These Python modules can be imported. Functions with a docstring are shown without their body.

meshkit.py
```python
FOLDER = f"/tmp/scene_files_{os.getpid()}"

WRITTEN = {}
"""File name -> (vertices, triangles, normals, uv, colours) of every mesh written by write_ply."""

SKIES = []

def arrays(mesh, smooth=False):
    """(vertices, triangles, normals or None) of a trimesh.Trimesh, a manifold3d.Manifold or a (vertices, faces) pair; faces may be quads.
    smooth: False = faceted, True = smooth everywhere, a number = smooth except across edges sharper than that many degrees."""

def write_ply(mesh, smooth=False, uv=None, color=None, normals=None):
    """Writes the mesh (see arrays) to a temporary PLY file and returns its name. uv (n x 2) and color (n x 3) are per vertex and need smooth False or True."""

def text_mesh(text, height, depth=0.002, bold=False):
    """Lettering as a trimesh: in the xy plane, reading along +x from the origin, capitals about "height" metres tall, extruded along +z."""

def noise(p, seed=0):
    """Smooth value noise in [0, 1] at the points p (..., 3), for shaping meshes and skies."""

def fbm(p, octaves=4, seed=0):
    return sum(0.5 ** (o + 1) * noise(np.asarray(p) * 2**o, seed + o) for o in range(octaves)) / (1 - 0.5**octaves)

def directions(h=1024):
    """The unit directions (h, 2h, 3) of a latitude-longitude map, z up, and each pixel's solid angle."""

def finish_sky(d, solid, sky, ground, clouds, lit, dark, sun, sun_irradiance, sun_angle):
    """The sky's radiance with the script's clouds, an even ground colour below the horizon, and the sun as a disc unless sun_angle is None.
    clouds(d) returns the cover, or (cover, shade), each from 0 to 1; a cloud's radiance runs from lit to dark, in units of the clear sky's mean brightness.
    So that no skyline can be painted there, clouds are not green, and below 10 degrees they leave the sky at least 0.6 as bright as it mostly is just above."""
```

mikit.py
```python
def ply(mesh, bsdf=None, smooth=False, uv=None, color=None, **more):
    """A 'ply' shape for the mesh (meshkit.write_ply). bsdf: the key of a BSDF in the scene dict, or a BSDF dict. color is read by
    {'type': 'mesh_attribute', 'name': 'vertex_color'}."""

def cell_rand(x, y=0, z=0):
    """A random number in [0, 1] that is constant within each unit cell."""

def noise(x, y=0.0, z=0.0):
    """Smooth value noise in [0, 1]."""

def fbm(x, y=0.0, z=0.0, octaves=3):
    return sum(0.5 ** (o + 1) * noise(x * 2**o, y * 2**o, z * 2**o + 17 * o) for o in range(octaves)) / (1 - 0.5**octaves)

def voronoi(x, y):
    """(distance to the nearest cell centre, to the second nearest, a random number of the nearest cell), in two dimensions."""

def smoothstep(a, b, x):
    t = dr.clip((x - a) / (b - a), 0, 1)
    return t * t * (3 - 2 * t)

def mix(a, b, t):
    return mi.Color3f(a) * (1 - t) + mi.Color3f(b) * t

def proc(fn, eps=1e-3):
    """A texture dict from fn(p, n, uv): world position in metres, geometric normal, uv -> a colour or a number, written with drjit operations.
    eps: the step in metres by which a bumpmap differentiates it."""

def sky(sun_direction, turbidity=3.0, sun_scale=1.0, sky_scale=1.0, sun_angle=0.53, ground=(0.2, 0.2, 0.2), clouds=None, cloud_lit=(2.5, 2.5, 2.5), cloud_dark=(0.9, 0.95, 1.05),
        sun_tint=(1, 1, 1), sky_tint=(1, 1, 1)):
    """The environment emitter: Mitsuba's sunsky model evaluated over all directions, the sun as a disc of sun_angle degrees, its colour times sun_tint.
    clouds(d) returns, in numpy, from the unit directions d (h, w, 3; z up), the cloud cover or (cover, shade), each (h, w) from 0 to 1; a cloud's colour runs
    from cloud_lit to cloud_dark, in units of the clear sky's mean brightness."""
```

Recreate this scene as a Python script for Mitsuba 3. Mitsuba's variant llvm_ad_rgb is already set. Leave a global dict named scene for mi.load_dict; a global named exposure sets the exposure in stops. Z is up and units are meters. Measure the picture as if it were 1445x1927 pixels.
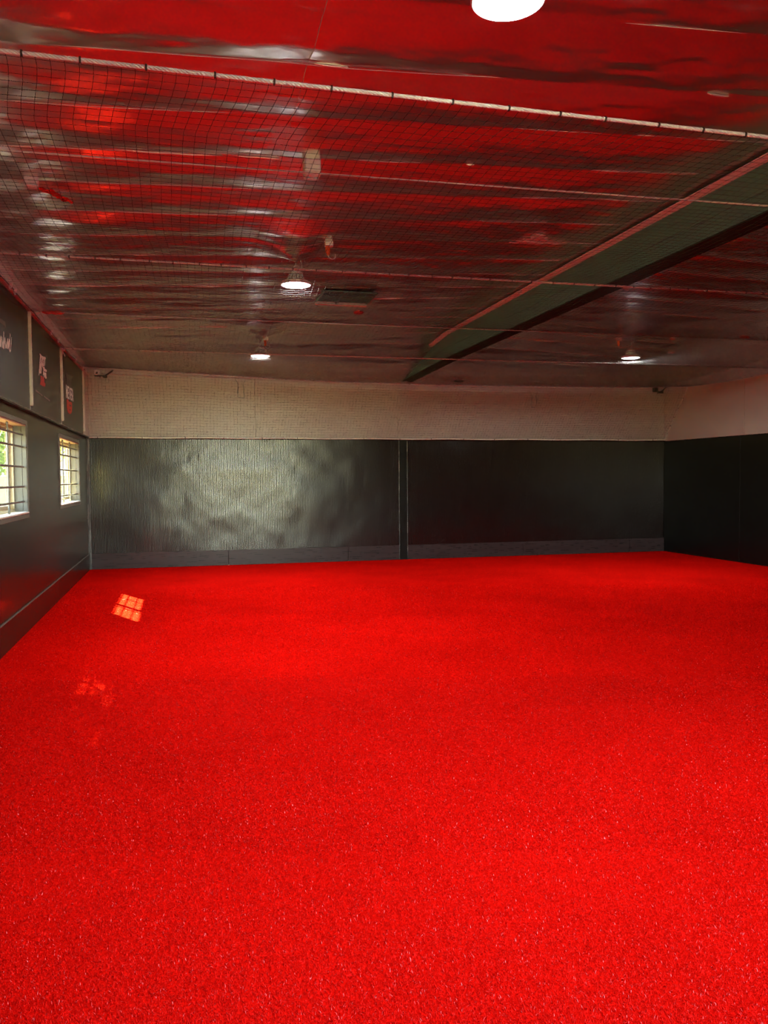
import math, random
import numpy as np, trimesh, drjit as dr, mitsuba as mi
import shapely.geometry as sg
from shapely.ops import unary_union
import mikit, meshkit
from mikit import noise, fbm, smoothstep, mix

T = mi.ScalarTransform4f
rng = np.random.default_rng(7)
random.seed(7)
scene, labels = {}, {}

# ---------------------------------------------------------------- camera, sky, sun, exposure
FOV, YAW, PITCH, ROLL, EYE = 50.682, 0.244965, -0.042626, -0.007110, (0.0, 0.0, 1.6)
_f = np.array([math.sin(YAW) * math.cos(PITCH), math.cos(YAW) * math.cos(PITCH), math.sin(PITCH)])
_r = np.array([math.cos(YAW), -math.sin(YAW), 0.0])
_u = np.cross(_r, _f)
_up = -_r * math.sin(ROLL) + _u * math.cos(ROLL)
scene['camera'] = {'type': 'perspective', 'fov': FOV, 'fov_axis': 'x', 'near_clip': 0.05, 'far_clip': 400.0,
                   'to_world': T().look_at(origin=list(EYE), target=[float(a + b) for a, b in zip(EYE, _f)], up=[float(v) for v in _up])}
SUN = (-0.60, 1.29, 1.0)
SKY_SCALE, SUN_SCALE, LAMP = 160.0, 400.0, 445.0
scene['sky'] = mikit.sky(SUN, turbidity=4.0, sun_scale=SUN_SCALE, sky_scale=SKY_SCALE, ground=(0.3, 0.3, 0.27), sky_tint=(1.13, 1.0, 0.78), sun_tint=(1.0, 1.10, 0.60))
exposure = 0.0

# room in metres: x to the right, y into the depth, z up
XL, XR, YF, YB = -1.602, 9.914, -0.6, 15.2
RIDGE = 4.12

# ---------------------------------------------------------------- helpers
def numbered(name):
    if name not in USED:
        USED.add(name); return name
    k = 1
    while f'{name}_{k:03d}' in USED: k += 1
    USED.add(f'{name}_{k:03d}'); return f'{name}_{k:03d}'
USED = set()

def put(name, mesh, bsdf, parent=None, smooth=False, label=None, **kw):
    key = numbered((parent + '__' if parent else '') + name)
    scene[key] = mesh if isinstance(mesh, dict) else mikit.ply(mesh, bsdf, smooth=smooth, **kw)
    if label: labels[key] = {'label': label}
    return key

def thing(name, label, cat, group=None):
    key = numbered(name)
    labels[key] = {'label': label, 'category': cat}
    if group: labels[key]['group'] = group
    return key

def single(name, mesh, bsdf, label, cat, group=None, smooth=False, **kw):
    key = put(name, mesh, bsdf, None, smooth, **kw)
    labels[key] = {'label': label, 'category': cat}
    if group: labels[key]['group'] = group
    return key

def struct(name, mesh, bsdf, label, smooth=False, **kw):
    key = put(name, mesh, bsdf, None, smooth, **kw)
    labels[key] = {'label': label, 'kind': 'structure'}
    return key

def holder(name, label):
    key = numbered(name)
    labels[key] = {'label': label, 'kind': 'structure'}
    return key

cat = trimesh.util.concatenate

def box(x0, x1, y0, y1, z0, z1):
    m = trimesh.creation.box(extents=(x1 - x0, y1 - y0, z1 - z0))
    m.apply_translation(((x0 + x1) / 2, (y0 + y1) / 2, (z0 + z1) / 2))
    return m

def bevel(x0, x1, y0, y1, z0, z1, b=0.004):
    """a box with chamfered edges"""
    c = np.array([(x0 + x1) / 2, (y0 + y1) / 2, (z0 + z1) / 2]); h = np.array([x1 - x0, y1 - y0, z1 - z0]) / 2
    b = min(b, *(0.45 * h))
    pts = []
    for sx in (-1, 1):
        for sy in (-1, 1):
            for sz in (-1, 1):
                s = np.array([sx, sy, sz])
                for k in range(3):
                    d = h - b; d[k] = h[k]
                    pts.append(c + s * d)
    return trimesh.convex.convex_hull(np.array(pts))

def tube(pts, r, sides=6, caps=True):
    p = np.asarray(pts, float)
    t = np.gradient(p, axis=0); t /= np.linalg.norm(t, axis=1, keepdims=True) + 1e-12
    ref = np.array([0, 0, 1.0]) if abs(t[0, 2]) < 0.9 else np.array([1.0, 0, 0])
    a = np.cross(t, ref); n = np.linalg.norm(a, axis=1, keepdims=True)
    bad = n[:, 0] < 1e-3
    a = np.where(bad[:, None], [0, 1.0, 0], a / np.maximum(n, 1e-9))
    for i in range(1, len(a)):
        v = a[i - 1] - t[i] * (a[i - 1] @ t[i]); l = np.linalg.norm(v)
        if l > 1e-6: a[i] = v / l
    b = np.cross(t, a)
    ang = np.arange(sides) * 2 * np.pi / sides
    r = np.broadcast_to(r, (len(p),))
    v = p[:, None] + r[:, None, None] * (np.cos(ang)[None, :, None] * a[:, None] + np.sin(ang)[None, :, None] * b[:, None])
    i, j = np.meshgrid(np.arange(len(p) - 1), np.arange(sides), indexing='ij')
    q = np.stack([i * sides + j, i * sides + (j + 1) % sides, (i + 1) * sides + (j + 1) % sides, (i + 1) * sides + j], -1).reshape(-1, 4)
    f = np.vstack([q[:, [0, 1, 2]], q[:, [0, 2, 3]]])
    v = v.reshape(-1, 3)
    if caps:
        n0 = len(v); v = np.vstack([v, p[:1], p[-1:]]); k = np.arange(sides); e = (len(p) - 1) * sides
        f = np.vstack([f, np.stack([(k + 1) % sides, k, np.full(sides, n0)], 1), np.stack([e + k, e + (k + 1) % sides, np.full(sides, n0 + 1)], 1)])
    m = trimesh.Trimesh(v, f[:, ::-1], process=False)
    return m

def lathe(profile, seg=32, at=(0, 0, 0)):
    m = trimesh.creation.revolve(np.array(profile, float), sections=seg)
    m.apply_translation(at)
    return m

def arc(c, r, a0, a1, n, u, v):
    a = np.radians(np.linspace(a0, a1, n))
    return np.array(c) + r * (np.cos(a)[:, None] * np.array(u) + np.sin(a)[:, None] * np.array(v))

def grid(nx, ny):
    i, j = np.meshgrid(np.arange(ny - 1), np.arange(nx - 1), indexing='ij')
    a = (i * nx + j).ravel()
    return np.vstack([np.stack([a, a + 1, a + nx + 1], 1), np.stack([a, a + nx + 1, a + nx], 1)])

def smin(t): t = np.clip(t, 0, 1); return t * t * (3 - 2 * t)

# ---------------------------------------------------------------- materials
def two(b): return {'type': 'twosided', 'bsdf': b}
def rgb(c): return {'type': 'rgb', 'value': list(c)}
def paint(c, rough=0.5, spec=0.5, metal=0.0, **kw):
    return two({'type': 'principled', 'base_color': c if isinstance(c, dict) else rgb(c), 'roughness': rough, 'specular': spec, 'metallic': metal, **kw})

def turf_fn(p, n, uv):
    k = fbm(p.x * 90, p.y * 90, 0.0, 2); big = fbm(p.x * 1.3, p.y * 1.3, 3.0, 3)
    s = 0.72 + 0.35 * k + 0.30 * (big - 0.5)
    fleck = smoothstep(0.78, 0.9, noise(p.x * 160, p.y * 160, 5.0))
    return mix((0.62, 0.0042, 0.0022), (0.78, 0.014, 0.014), fleck * 0.6) * s
def turf_bump(p, n, uv): return noise(p.x * 140, p.y * 140, 1.0) * 0.6 + noise(p.x * 60, p.y * 60, 2.0) * 0.4
scene['m_turf'] = two({'type': 'bumpmap', 'arbitrary': mikit.proc(turf_bump, 0.002), 'scale': 0.006,
                   'bsdf': {'type': 'principled', 'base_color': mikit.proc(turf_fn), 'roughness': 0.8, 'specular': 0.0}})
scene['m_blade'] = two({'type': 'principled', 'base_color': {'type': 'mesh_attribute', 'name': 'vertex_color'}, 'roughness': 0.5, 'specular': 0.03})
scene['m_cladding'] = paint((0.0080, 0.0035, 0.0032), 0.23, 0.60)
def skirt_fn(p, n, uv):
    k = fbm(p.x * 3, p.y * 3, p.z * 14, 3)
    sc = smoothstep(0.70, 0.76, noise(p.x * 9, p.y * 9, p.z * 60))
    return mix(mix((0.030, 0.019, 0.020), (0.044, 0.029, 0.030), k), (0.012, 0.012, 0.012), sc)
scene['m_skirting'] = paint(mikit.proc(skirt_fn), 0.26, 0.18)
def lw_bump(p, n, uv): return fbm(p.x * 2.0, p.y * 9.0, p.z * 0.35, 3)
scene['m_wall_gloss'] = two({'type': 'bumpmap', 'arbitrary': mikit.proc(lw_bump, 0.01), 'scale': 0.004,
                   'bsdf': {'type': 'principled', 'base_color': rgb((0.017, 0.0095, 0.0062)), 'roughness': 0.22, 'specular': 0.045}})
scene['m_wall_black'] = paint((0.004, 0.0038, 0.0035), 0.3, 0.18)
def panel_fn(p, n, uv):
    k = fbm(p.x * 1.2, p.y * 1.2, p.z * 2.5, 3)
    return mix((0.43, 0.45, 0.38), (0.51, 0.53, 0.455), k)
scene['m_panel'] = paint(mikit.proc(panel_fn), 0.45, 0.4)
scene['m_foil'] = {'type': 'blendbsdf', 'weight': 0.07,
                   'a': two({'type': 'principled', 'base_color': rgb((0.64, 0.63, 0.60)), 'metallic': 1.0, 'roughness': 0.24}),
                   'b': two({'type': 'diffuse', 'reflectance': rgb((0.40, 0.39, 0.36))})}
scene['m_beam'] = paint((0.040, 0.095, 0.095), 0.5, 0.3)
scene['m_white'] = paint((0.72, 0.80, 0.72), 0.4, 0.5)
scene['m_rope'] = paint((0.78, 0.92, 0.82), 0.7, 0.3)
scene['m_wire'] = paint((0.70, 0.82, 0.72), 0.35, 0.5)
scene['m_black'] = paint((0.012, 0.012, 0.012), 0.5, 0.4)
scene['m_net'] = paint((0.012, 0.011, 0.011), 0.6, 0.3)
scene['m_vinyl'] = paint((0.016, 0.015, 0.014), 0.42, 0.45)
scene['m_alu'] = paint((0.66, 0.70, 0.56), 0.45, 0.5, 0.2)
scene['m_zinc'] = paint((0.75, 0.74, 0.70), 0.25, 0.5, 0.9)
scene['m_print_white'] = paint((0.66, 0.69, 0.58), 0.6, 0.3)
scene['m_print_red'] = paint((0.40, 0.035, 0.025), 0.6, 0.3)
scene['m_print_grey'] = paint((0.060, 0.052, 0.048), 0.6, 0.3)
scene['m_print_faint'] = paint((0.22, 0.19, 0.17), 0.6, 0.3)
scene['m_red_plastic'] = paint((0.62, 0.02, 0.015), 0.25, 0.6)
scene['m_orange'] = paint((0.80, 0.12, 0.02), 0.4, 0.5)
def worn_fn(p, n, uv):
    k = smoothstep(0.50, 0.62, fbm(p.x * 30, p.y * 30, p.z * 5.0, 3))
    return mix((0.03, 0.03, 0.029), (0.10, 0.10, 0.09), k)
scene['m_worn'] = paint(mikit.proc(worn_fn), 0.42, 0.5)
scene['m_frame'] = paint((0.50, 0.44, 0.28), 0.4, 0.5)
scene['m_reveal'] = paint((0.11, 0.105, 0.088), 0.5, 0.3)
scene['m_timber'] = paint((0.40, 0.25, 0.17), 0.55, 0.4)
scene['m_architrave'] = paint((0.085, 0.078, 0.066), 0.38, 0.5)
scene['m_glass'] = {'type': 'thindielectric', 'int_ior': 1.5}
def yard_fn(p, n, uv):
    k = fbm(p.x * 0.5, p.y * 0.5, 0.0, 4)
    return mix((0.034, 0.034, 0.014), (0.056, 0.050, 0.026), k)
scene['m_yard'] = paint(mikit.proc(yard_fn), 0.9, 0.1)
scene['m_concrete'] = paint((0.045, 0.043, 0.040), 0.9, 0.1)
scene['m_fence'] = paint((0.30, 0.27, 0.18), 0.6, 0.3)
scene['m_bark'] = paint((0.16, 0.12, 0.09), 0.9, 0.2)
scene['m_leaf'] = {'type': 'principledthin', 'base_color': rgb((0.16, 0.25, 0.06)), 'roughness': 0.6, 'diff_trans': 0.9}
scene['m_steel_roof'] = paint((0.35, 0.35, 0.34), 0.5, 0.5)

# ---------------------------------------------------------------- the setting
struct('floor', box(XL, XR, YF, YB, -0.12, 0.0), 'm_turf', 'bright red artificial turf covering the whole hall floor')

W_Z0, W_Z1 = 1.245, 2.185
WINDOWS = [(8.27, 1.08), (12.87, 1.08)]          # centre y, half width
# left wall: lower wall with two openings
wl = []
edges = [YF]
for c, h in WINDOWS: edges += [c - h, c + h]
edges.append(YB + 0.2)
for k in range(0, len(edges), 2): wl.append(box(XL - 0.2, XL, edges[k], edges[k + 1], 0, 4.1))
for c, h in WINDOWS:
    wl.append(box(XL - 0.2, XL, c - h, c + h, 0, W_Z0)); wl.append(box(XL - 0.2, XL, c - h, c + h, W_Z1, 4.1))
struct('wall_left', cat(wl), 'm_wall_gloss', 'glossy dark grey left wall with two barred windows')
put('upper_panel', bevel(XL, -1.556, 6.0, 15.195, 2.348, 3.64), 'm_panel', 'wall_left', label='pale upper panel standing proud of the dark wall')
put('upper_panel', bevel(XL, -1.556, YF, 5.995, 2.348, 3.64), 'm_panel', 'wall_left', label='pale upper panel standing proud of the dark wall')
put('cornice_strip', bevel(-1.556, -1.515, YF, 15.19, 3.395, 3.44, 0.006), 'm_panel', 'wall_left', label='pinkish strip along the top of the banners')
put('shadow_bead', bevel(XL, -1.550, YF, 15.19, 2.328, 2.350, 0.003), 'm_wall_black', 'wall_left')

b = holder('baseboard_left', 'dark glossy skirting along the foot of the left wall')
for y0, y1 in ((YF, 3.2), (3.2, 7.4), (7.4, 11.4), (11.4, 15.16)):
    put('board', bevel(XL - 0.005, XL + 0.012, y0 + 0.0015, y1 - 0.0015, 0, 0.276, 0.003), 'm_wall_gloss', b)
put('top_bead', bevel(XL - 0.005, XL + 0.018, YF, 15.16, 0.277, 0.288, 0.003), 'm_architrave', b, label='lighter edge on top of the skirting')

# right wall
struct('wall_right', box(XR, XR + 0.2, YF, YB + 0.2, 0, 4.1), 'm_wall_black', 'matt black right wall with pale panels above')
for y0, y1 in ((12.703, YB), (10.2, 12.700), (7.7, 10.197), (5.2, 7.697), (2.7, 5.197), (YF, 2.697)):
    put('upper_panel', bevel(XR - 0.012, XR + 0.01, y0 + 0.003, y1 - 0.003, 2.322, 3.66), 'm_panel', 'wall_right')
for y0, y1 in ((12.8, YB), (10.4, 12.8), (8.0, 10.4), (5.6, 8.0), (3.2, 5.6), (0.8, 3.2)):
    put('lower_panel', bevel(XR - 0.008, XR + 0.01, y0 + 0.002, y1 - 0.002, 0.0, 2.318), 'm_wall_black', 'wall_right')

# back wall
struct('wall_back', box(XL - 0.2, XR + 0.2, YB + 0.04, YB + 0.25, 0, 4.1), 'm_wall_black', 'back wall with ribbed dark sheeting below and pale panels above')
xs = [XL, 1.356, 4.085, 7.029, XR]
for a, c in zip(xs[:-1], xs[1:]):
    put('upper_panel', bevel(a + 0.0012, c - 0.0012, YB, YB + 0.045, 2.335, 3.75), 'm_panel', 'wall_back')

RIB, ROWS = 0.0255, 30
def cladding(x0, x1, z0, z1, seed, lap):
    n = int(round((x1 - x0) / RIB)); w = (x1 - x0) / n
    strips = [(0.0, 0.0, 0.0), (0.0, 0.74, 0.0)]
    zs = np.linspace(z0, z1, ROWS)
    V, F = [], []
    def surf(x, z):
        P = np.stack([x, np.zeros_like(x), z], -1)
        d = 0.016 * (meshkit.fbm(P * [1.4, 1, 1.7] + 11, 3, 3) - 0.5) + 0.0012 * (meshkit.noise(P * [5, 1, 6], 9) - 0.5)
        for (dx, dz, rad, dep) in DENTS: d = d + dep * np.exp(-((x - dx) ** 2 + (z - dz) ** 2) / rad ** 2)
        return d
    at = 0
    for k in range(n):
        a = x0 + k * w
        for (u0, d0, u1, d1) in ((0.0, 0.0, 0.60, 0.0), (0.60, 0.0, 0.80, 0.0085), (0.80, 0.0085, 1.0, 0.0)):
            X = np.array([a + u0 * w, a + u1 * w]); XX, ZZ = np.meshgrid(X, zs)
            D = np.broadcast_to(np.array([d0, d1]), XX.shape)
            Y = YB + 0.004 + D + surf(XX, ZZ) + lap * 0.0025 * (XX - x0) / (x1 - x0)
            V.append(np.stack([XX, Y, ZZ], -1).reshape(-1, 3)); F.append(grid(2, ROWS) + at); at += 2 * ROWS
    return trimesh.Trimesh(np.vstack(V), np.vstack(F), process=False)
DENTS = [(rng.uniform(-1.3, 4.0), rng.uniform(0.4, 2.2), rng.uniform(0.02, 0.06), rng.uniform(0.001, 0.0028)) for _ in range(24)]
laps = [XL + 0.012, -0.61, 0.565, 1.741, 2.915, 4.10]
laps_r = [4.27, 5.445, 6.62, 7.795, 8.97, XR - 0.012]
for L in (laps, laps_r):
    for k, (a, c) in enumerate(zip(L[:-1], L[1:])):
        put('cladding_sheet', cladding(a, c, 0.27, 2.335, k, 1.0), 'm_cladding', 'wall_back', smooth=True)

b = holder('baseboard_back', 'scuffed dark boards along the foot of the back wall')
for a, c in ((XL + 0.02, 0.83), (0.83, 3.085), (3.085, 4.10), (4.27, 6.7), (6.7, 9.1), (9.1, XR)):
    put('board', bevel(a + 0.002, c - 0.002, YB - 0.012, YB + 0.04, 0, 0.282, 0.003), 'm_skirting', b)
struct('trim_1', bevel(4.10, 4.27, YB - 0.022, YB + 0.03, 0, 2.335, 0.005), 'm_wall_black', 'dark cover strip dividing the ribbed back wall')
for x in (4.10, 4.265):
    put('worn_edge', bevel(x - 0.006, x + 0.010, YB - 0.026, YB - 0.01, 0, 2.335, 0.003), 'm_worn', 'trim_1')
struct('trim_2', cat([bevel(XL, XL + 0.045, YB - 0.028, YB + 0.01, 0, 2.33, 0.004), bevel(XL - 0.004, XL + 0.012, YB - 0.07, YB, 0, 2.33, 0.004)]), 'm_worn', 'worn grey angle trim in the left back corner')
struct('trim_3', bevel(XL, XR, YB - 0.03, YB + 0.02, 2.318, 2.34, 0.004), 'm_black', 'dark bead on top of the ribbed sheeting')

# front wall (behind the camera) with the open roller door the daylight comes through
DX0, DX1, DZ = 0.2, 4.4, 3.0
struct('wall_front', cat([box(XL - 0.2, DX0, YF - 0.2, YF, 0, 4.1), box(DX1, XR + 0.2, YF - 0.2, YF, 0, 4.1), box(DX0, DX1, YF - 0.2, YF, DZ, 4.1)]), 'm_wall_black', 'dark front wall around the open doorway')

# ceiling: roof, foil sheets hung between strap wires
def gable(x): return 3.62 + 0.26 * (1 - np.abs(x - RIDGE) / 5.73)
def back_edge(x): return np.interp(x, [-1.6, .3, 3.0, 7.0, 9.9], [3.59, 3.525, 3.42, 3.415, 3.50])
def ceil_base(x, y): return gable(x) + (back_edge(x) - gable(x)) * smin((y - 12.0) / 3.2)
BAY0, BAY = 4.21, 0.617
LAMPS = [(1.23, 2.93, 3.40), (1.07, 7.60, 3.40), (1.15, 11.97, 3.385), (6.69, 11.17, 3.40)]
def foil_z(x, y):
    P = np.stack([x, y, np.zeros_like(x)], -1)
    bay = (y - BAY0) / BAY; i = np.floor(bay); u = bay - i
    amp = (0.013 + 0.026 * meshkit.noise(np.stack([x * 0.45, i * 7.3, np.zeros_like(x)], -1), 4)) * np.clip(1.35 - 0.085 * y, 0.45, 1.1)
    amp = amp * (0.25 + 0.75 * smin((np.abs(x - RIDGE - 0.1) - 0.1) / 0.6))
    z = ceil_base(x, y) - amp * 4 * u * (1 - u)
    env = np.sqrt(np.clip(4 * u * (1 - u), 0, 1)) * 0.8 + 0.2
    z = z - env * (0.032 + 0.030 * smin((5.0 - y) / 1.4)) * (meshkit.fbm(P * [1.5, 4.5, 1] + [0, 0, 2], 4, 5) - 0.5)
    d = (x * 0.8 + y * 0.6); e = (-x * 0.6 + y * 0.8)
    diag = meshkit.fbm(np.stack([d * 0.8, e * 6.0, 0 * x], -1), 3, 8) - 0.5
    z = z - env * 0.020 * diag * smin((x - 1.2) / 1.5) * smin((11 - y) / 3)
    z = z - 0.0040 * (meshkit.fbm(P * [9, 16, 1], 3, 12) - 0.5)
    for (lx, ly, lz) in LAMPS[1:]:
        u = (y - ly + 1.35) / 1.35
        ramp = np.where(u < 1, smin(u) ** 1.3, np.clip(1 - (y - ly) / .38, 0, 1) ** 1.5) * (u > 0)
        wd = .16 + .22 * np.clip(1.2 - u, 0, 1)
        cr = meshkit.fbm(np.stack([x * 6, y * 4, 0 * x], -1), 3, 21) - 0.5
        z = z - ramp * np.exp(-((x - lx + 0.10 * (ly - y)) / wd) ** 2) * (0.105 + 0.06 * cr)
    return z
struct('ceiling', box(-2.95, XR + 0.5, YF - 0.6, YB + 0.5, 4.1, 4.2), 'm_steel_roof', 'low roof lined with sagging silver foil')
sheets = [XL, 0.67, 2.9, 4.12, 5.45, 7.7, XR]
for k, (a, c) in enumerate(zip(sheets[:-1], sheets[1:])):
    x = np.linspace(a, c + (0.03 if c < XR else 0), int((c - a) / 0.034)); y = np.linspace(YF, YB + 0.03, 680)
    X, Y = np.meshgrid(x, y)
    Z = foil_z(X, Y) - 0.005 * (k % 2) * smin((X - a) / 0.05)
    put('foil_sheet', trimesh.Trimesh(np.stack([X, Y, Z], -1).reshape(-1, 3), grid(len(x), len(y)), process=False), 'm_foil', 'ceiling', smooth=True)
yk = BAY0 - 2 * BAY
while yk < 14.9:
    for a, c in ((XL, 4.06), (4.34, XR)):
        x = np.linspace(a, c, 120)
        zz = ceil_base(x, np.full_like(x, yk)) - 0.002 + 0.016 * (meshkit.noise(np.stack([x * 2.2, 0 * x + yk * 9, 0 * x], -1), 3) - 0.55)
        put('strap_wire', tube(np.stack([x, yk + 0.012 * np.sin(x * 1.7 + yk * 3), zz], 1), 0.0026, 4), 'm_wire', 'ceiling')
    yk += BAY
for sx in (0.67, 2.9):
    y = np.linspace(2.6, 11.5, 160); x = sx + 0.004 * np.sin(y * 1.3)
    put('seam_tape', tube(np.stack([x, y, foil_z(x, y) - 0.003], 1), 0.0013, 4), 'm_wire', 'ceiling')

scene['m_bright_foil'] = paint((0.90, 0.88, 0.76), .38, .6, .45)
LIPS = [(-.37, 5.43, .30, 5.46, .014), (.34, 5.445, .67, 5.46, .011), (-1.04, 5.44, -.83, 5.43, .012), (-1.38, 9.13, -.60, 9.15, .020), (.01, 9.14, .61, 9.16, .014), (-1.04, 11.60, -.04, 11.62, .018), (.29, 11.61, .65, 11.63, .014),
        (2.33, 9.78, 2.70, 9.76, .016), (2.98, 5.45, 3.80, 5.44, .007), (3.01, 4.21, 3.16, 4.22, .016), (.70, 4.205, .88, 4.215, .012), (-.91, 4.82, -.80, 4.82, .012), (-.66, 7.29, -.51, 7.30, .014), (1.15, 7.29, 1.25, 7.30, .012), (1.97, 5.44, 2.03, 5.44, .010), (3.6, 7.90, 3.9, 7.90, .012), (-.40, 7.91, -.24, 7.92, .012), (5.45, 12.22, 5.93, 12.24, .014)]
def lip(xa, ya, xb, yb, hh, seed):
    """a narrow lip of foil folded down from a seam"""
    n = max(8, int((xb - xa) / .025)); t = np.linspace(0, 1, n); x = xa + (xb - xa) * t; y = ya + (yb - ya) * t
    z = foil_z(x, y) - .004; q = hh * np.sin(np.pi * np.clip(t, .04, .96)) ** .4 * (.35 + .9 * meshkit.noise(np.stack([x * 11, 0 * x + seed * 3.3, 0 * x], -1), 2))
    P = np.stack([np.stack([x, y + .004, z], -1), np.stack([x, y, z - q * .6], -1), np.stack([x, y + .006, z - q], -1), np.stack([x, y + .010, z - q * .5], -1), np.stack([x, y + .010, z], -1)])
    return trimesh.Trimesh(P.reshape(-1, 3), grid(n, 5), process=False)
for i, L in enumerate(LIPS): put('seam_lip', lip(*L, i), 'm_bright_foil', 'ceiling', smooth=True)

# ridge beam
scene['m_dark'] = paint((0.004, 0.008, 0.008), 0.6, 0.1)
scene['m_strip'] = paint((0.84, 0.94, 0.84), 0.5, 0.4)
def beam_mesh():
    ys = np.array([YF, 4, 8, 12.2, 13.2, 14.2, 15.19]); top = np.array([3.84, 3.84, 3.845, 3.84, 3.76, 3.68, 3.58]); bot = np.array([3.475, 3.475, 3.475, 3.47, 3.45, 3.43, 3.412])
    parts = []
    def prism(f):
        V, F = [], []
        secs = [np.array(f(t, bb)) for t, bb in zip(top, bot)]; m = len(secs[0])
        for s, yy in zip(secs, ys): V += [(p[0], yy, p[1]) for p in s]
        for k in range(len(ys) - 1):
            for j in range(m):
                a, bq, cq, d = k * m + j, k * m + (j + 1) % m, (k + 1) * m + (j + 1) % m, (k + 1) * m + j
                F += [(a, bq, cq), (a, cq, d)]
        for j in range(1, m - 1): F += [(0, j + 1, j), ((len(ys) - 1) * m, (len(ys) - 1) * m + j, (len(ys) - 1) * m + j + 1)]
        return trimesh.Trimesh(np.array(V, float), np.array(F), process=False)
    fold = lambda t, bb: bb + 0.44 * (t - bb)
    body = prism(lambda t, bb: [(4.104, t + .1), (4.104, fold(t, bb) + .004), (4.112, fold(t, bb)), (4.112, bb + .012), (4.30, bb + .012), (4.30, t + .1)])
    flange = prism(lambda t, bb: [(4.098, bb + .014), (4.098, bb), (4.315, bb), (4.315, bb + .014)])
    strip = prism(lambda t, bb: [(4.010, t + .000), (4.102, t - .010), (4.108, t - .002), (4.010, t + .006)])
    return body, flange, strip
body, flange, strip = beam_mesh()
bm = thing('ridge_beam', 'long dark grey steel beam running under the foil ceiling to the back wall', 'beam')
put('web', body, 'm_beam', bm); put('flange', flange, 'm_dark', bm)
put('edge_strip', strip, 'm_strip', bm, label='pinkish white strip along the top edge of the beam')

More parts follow.
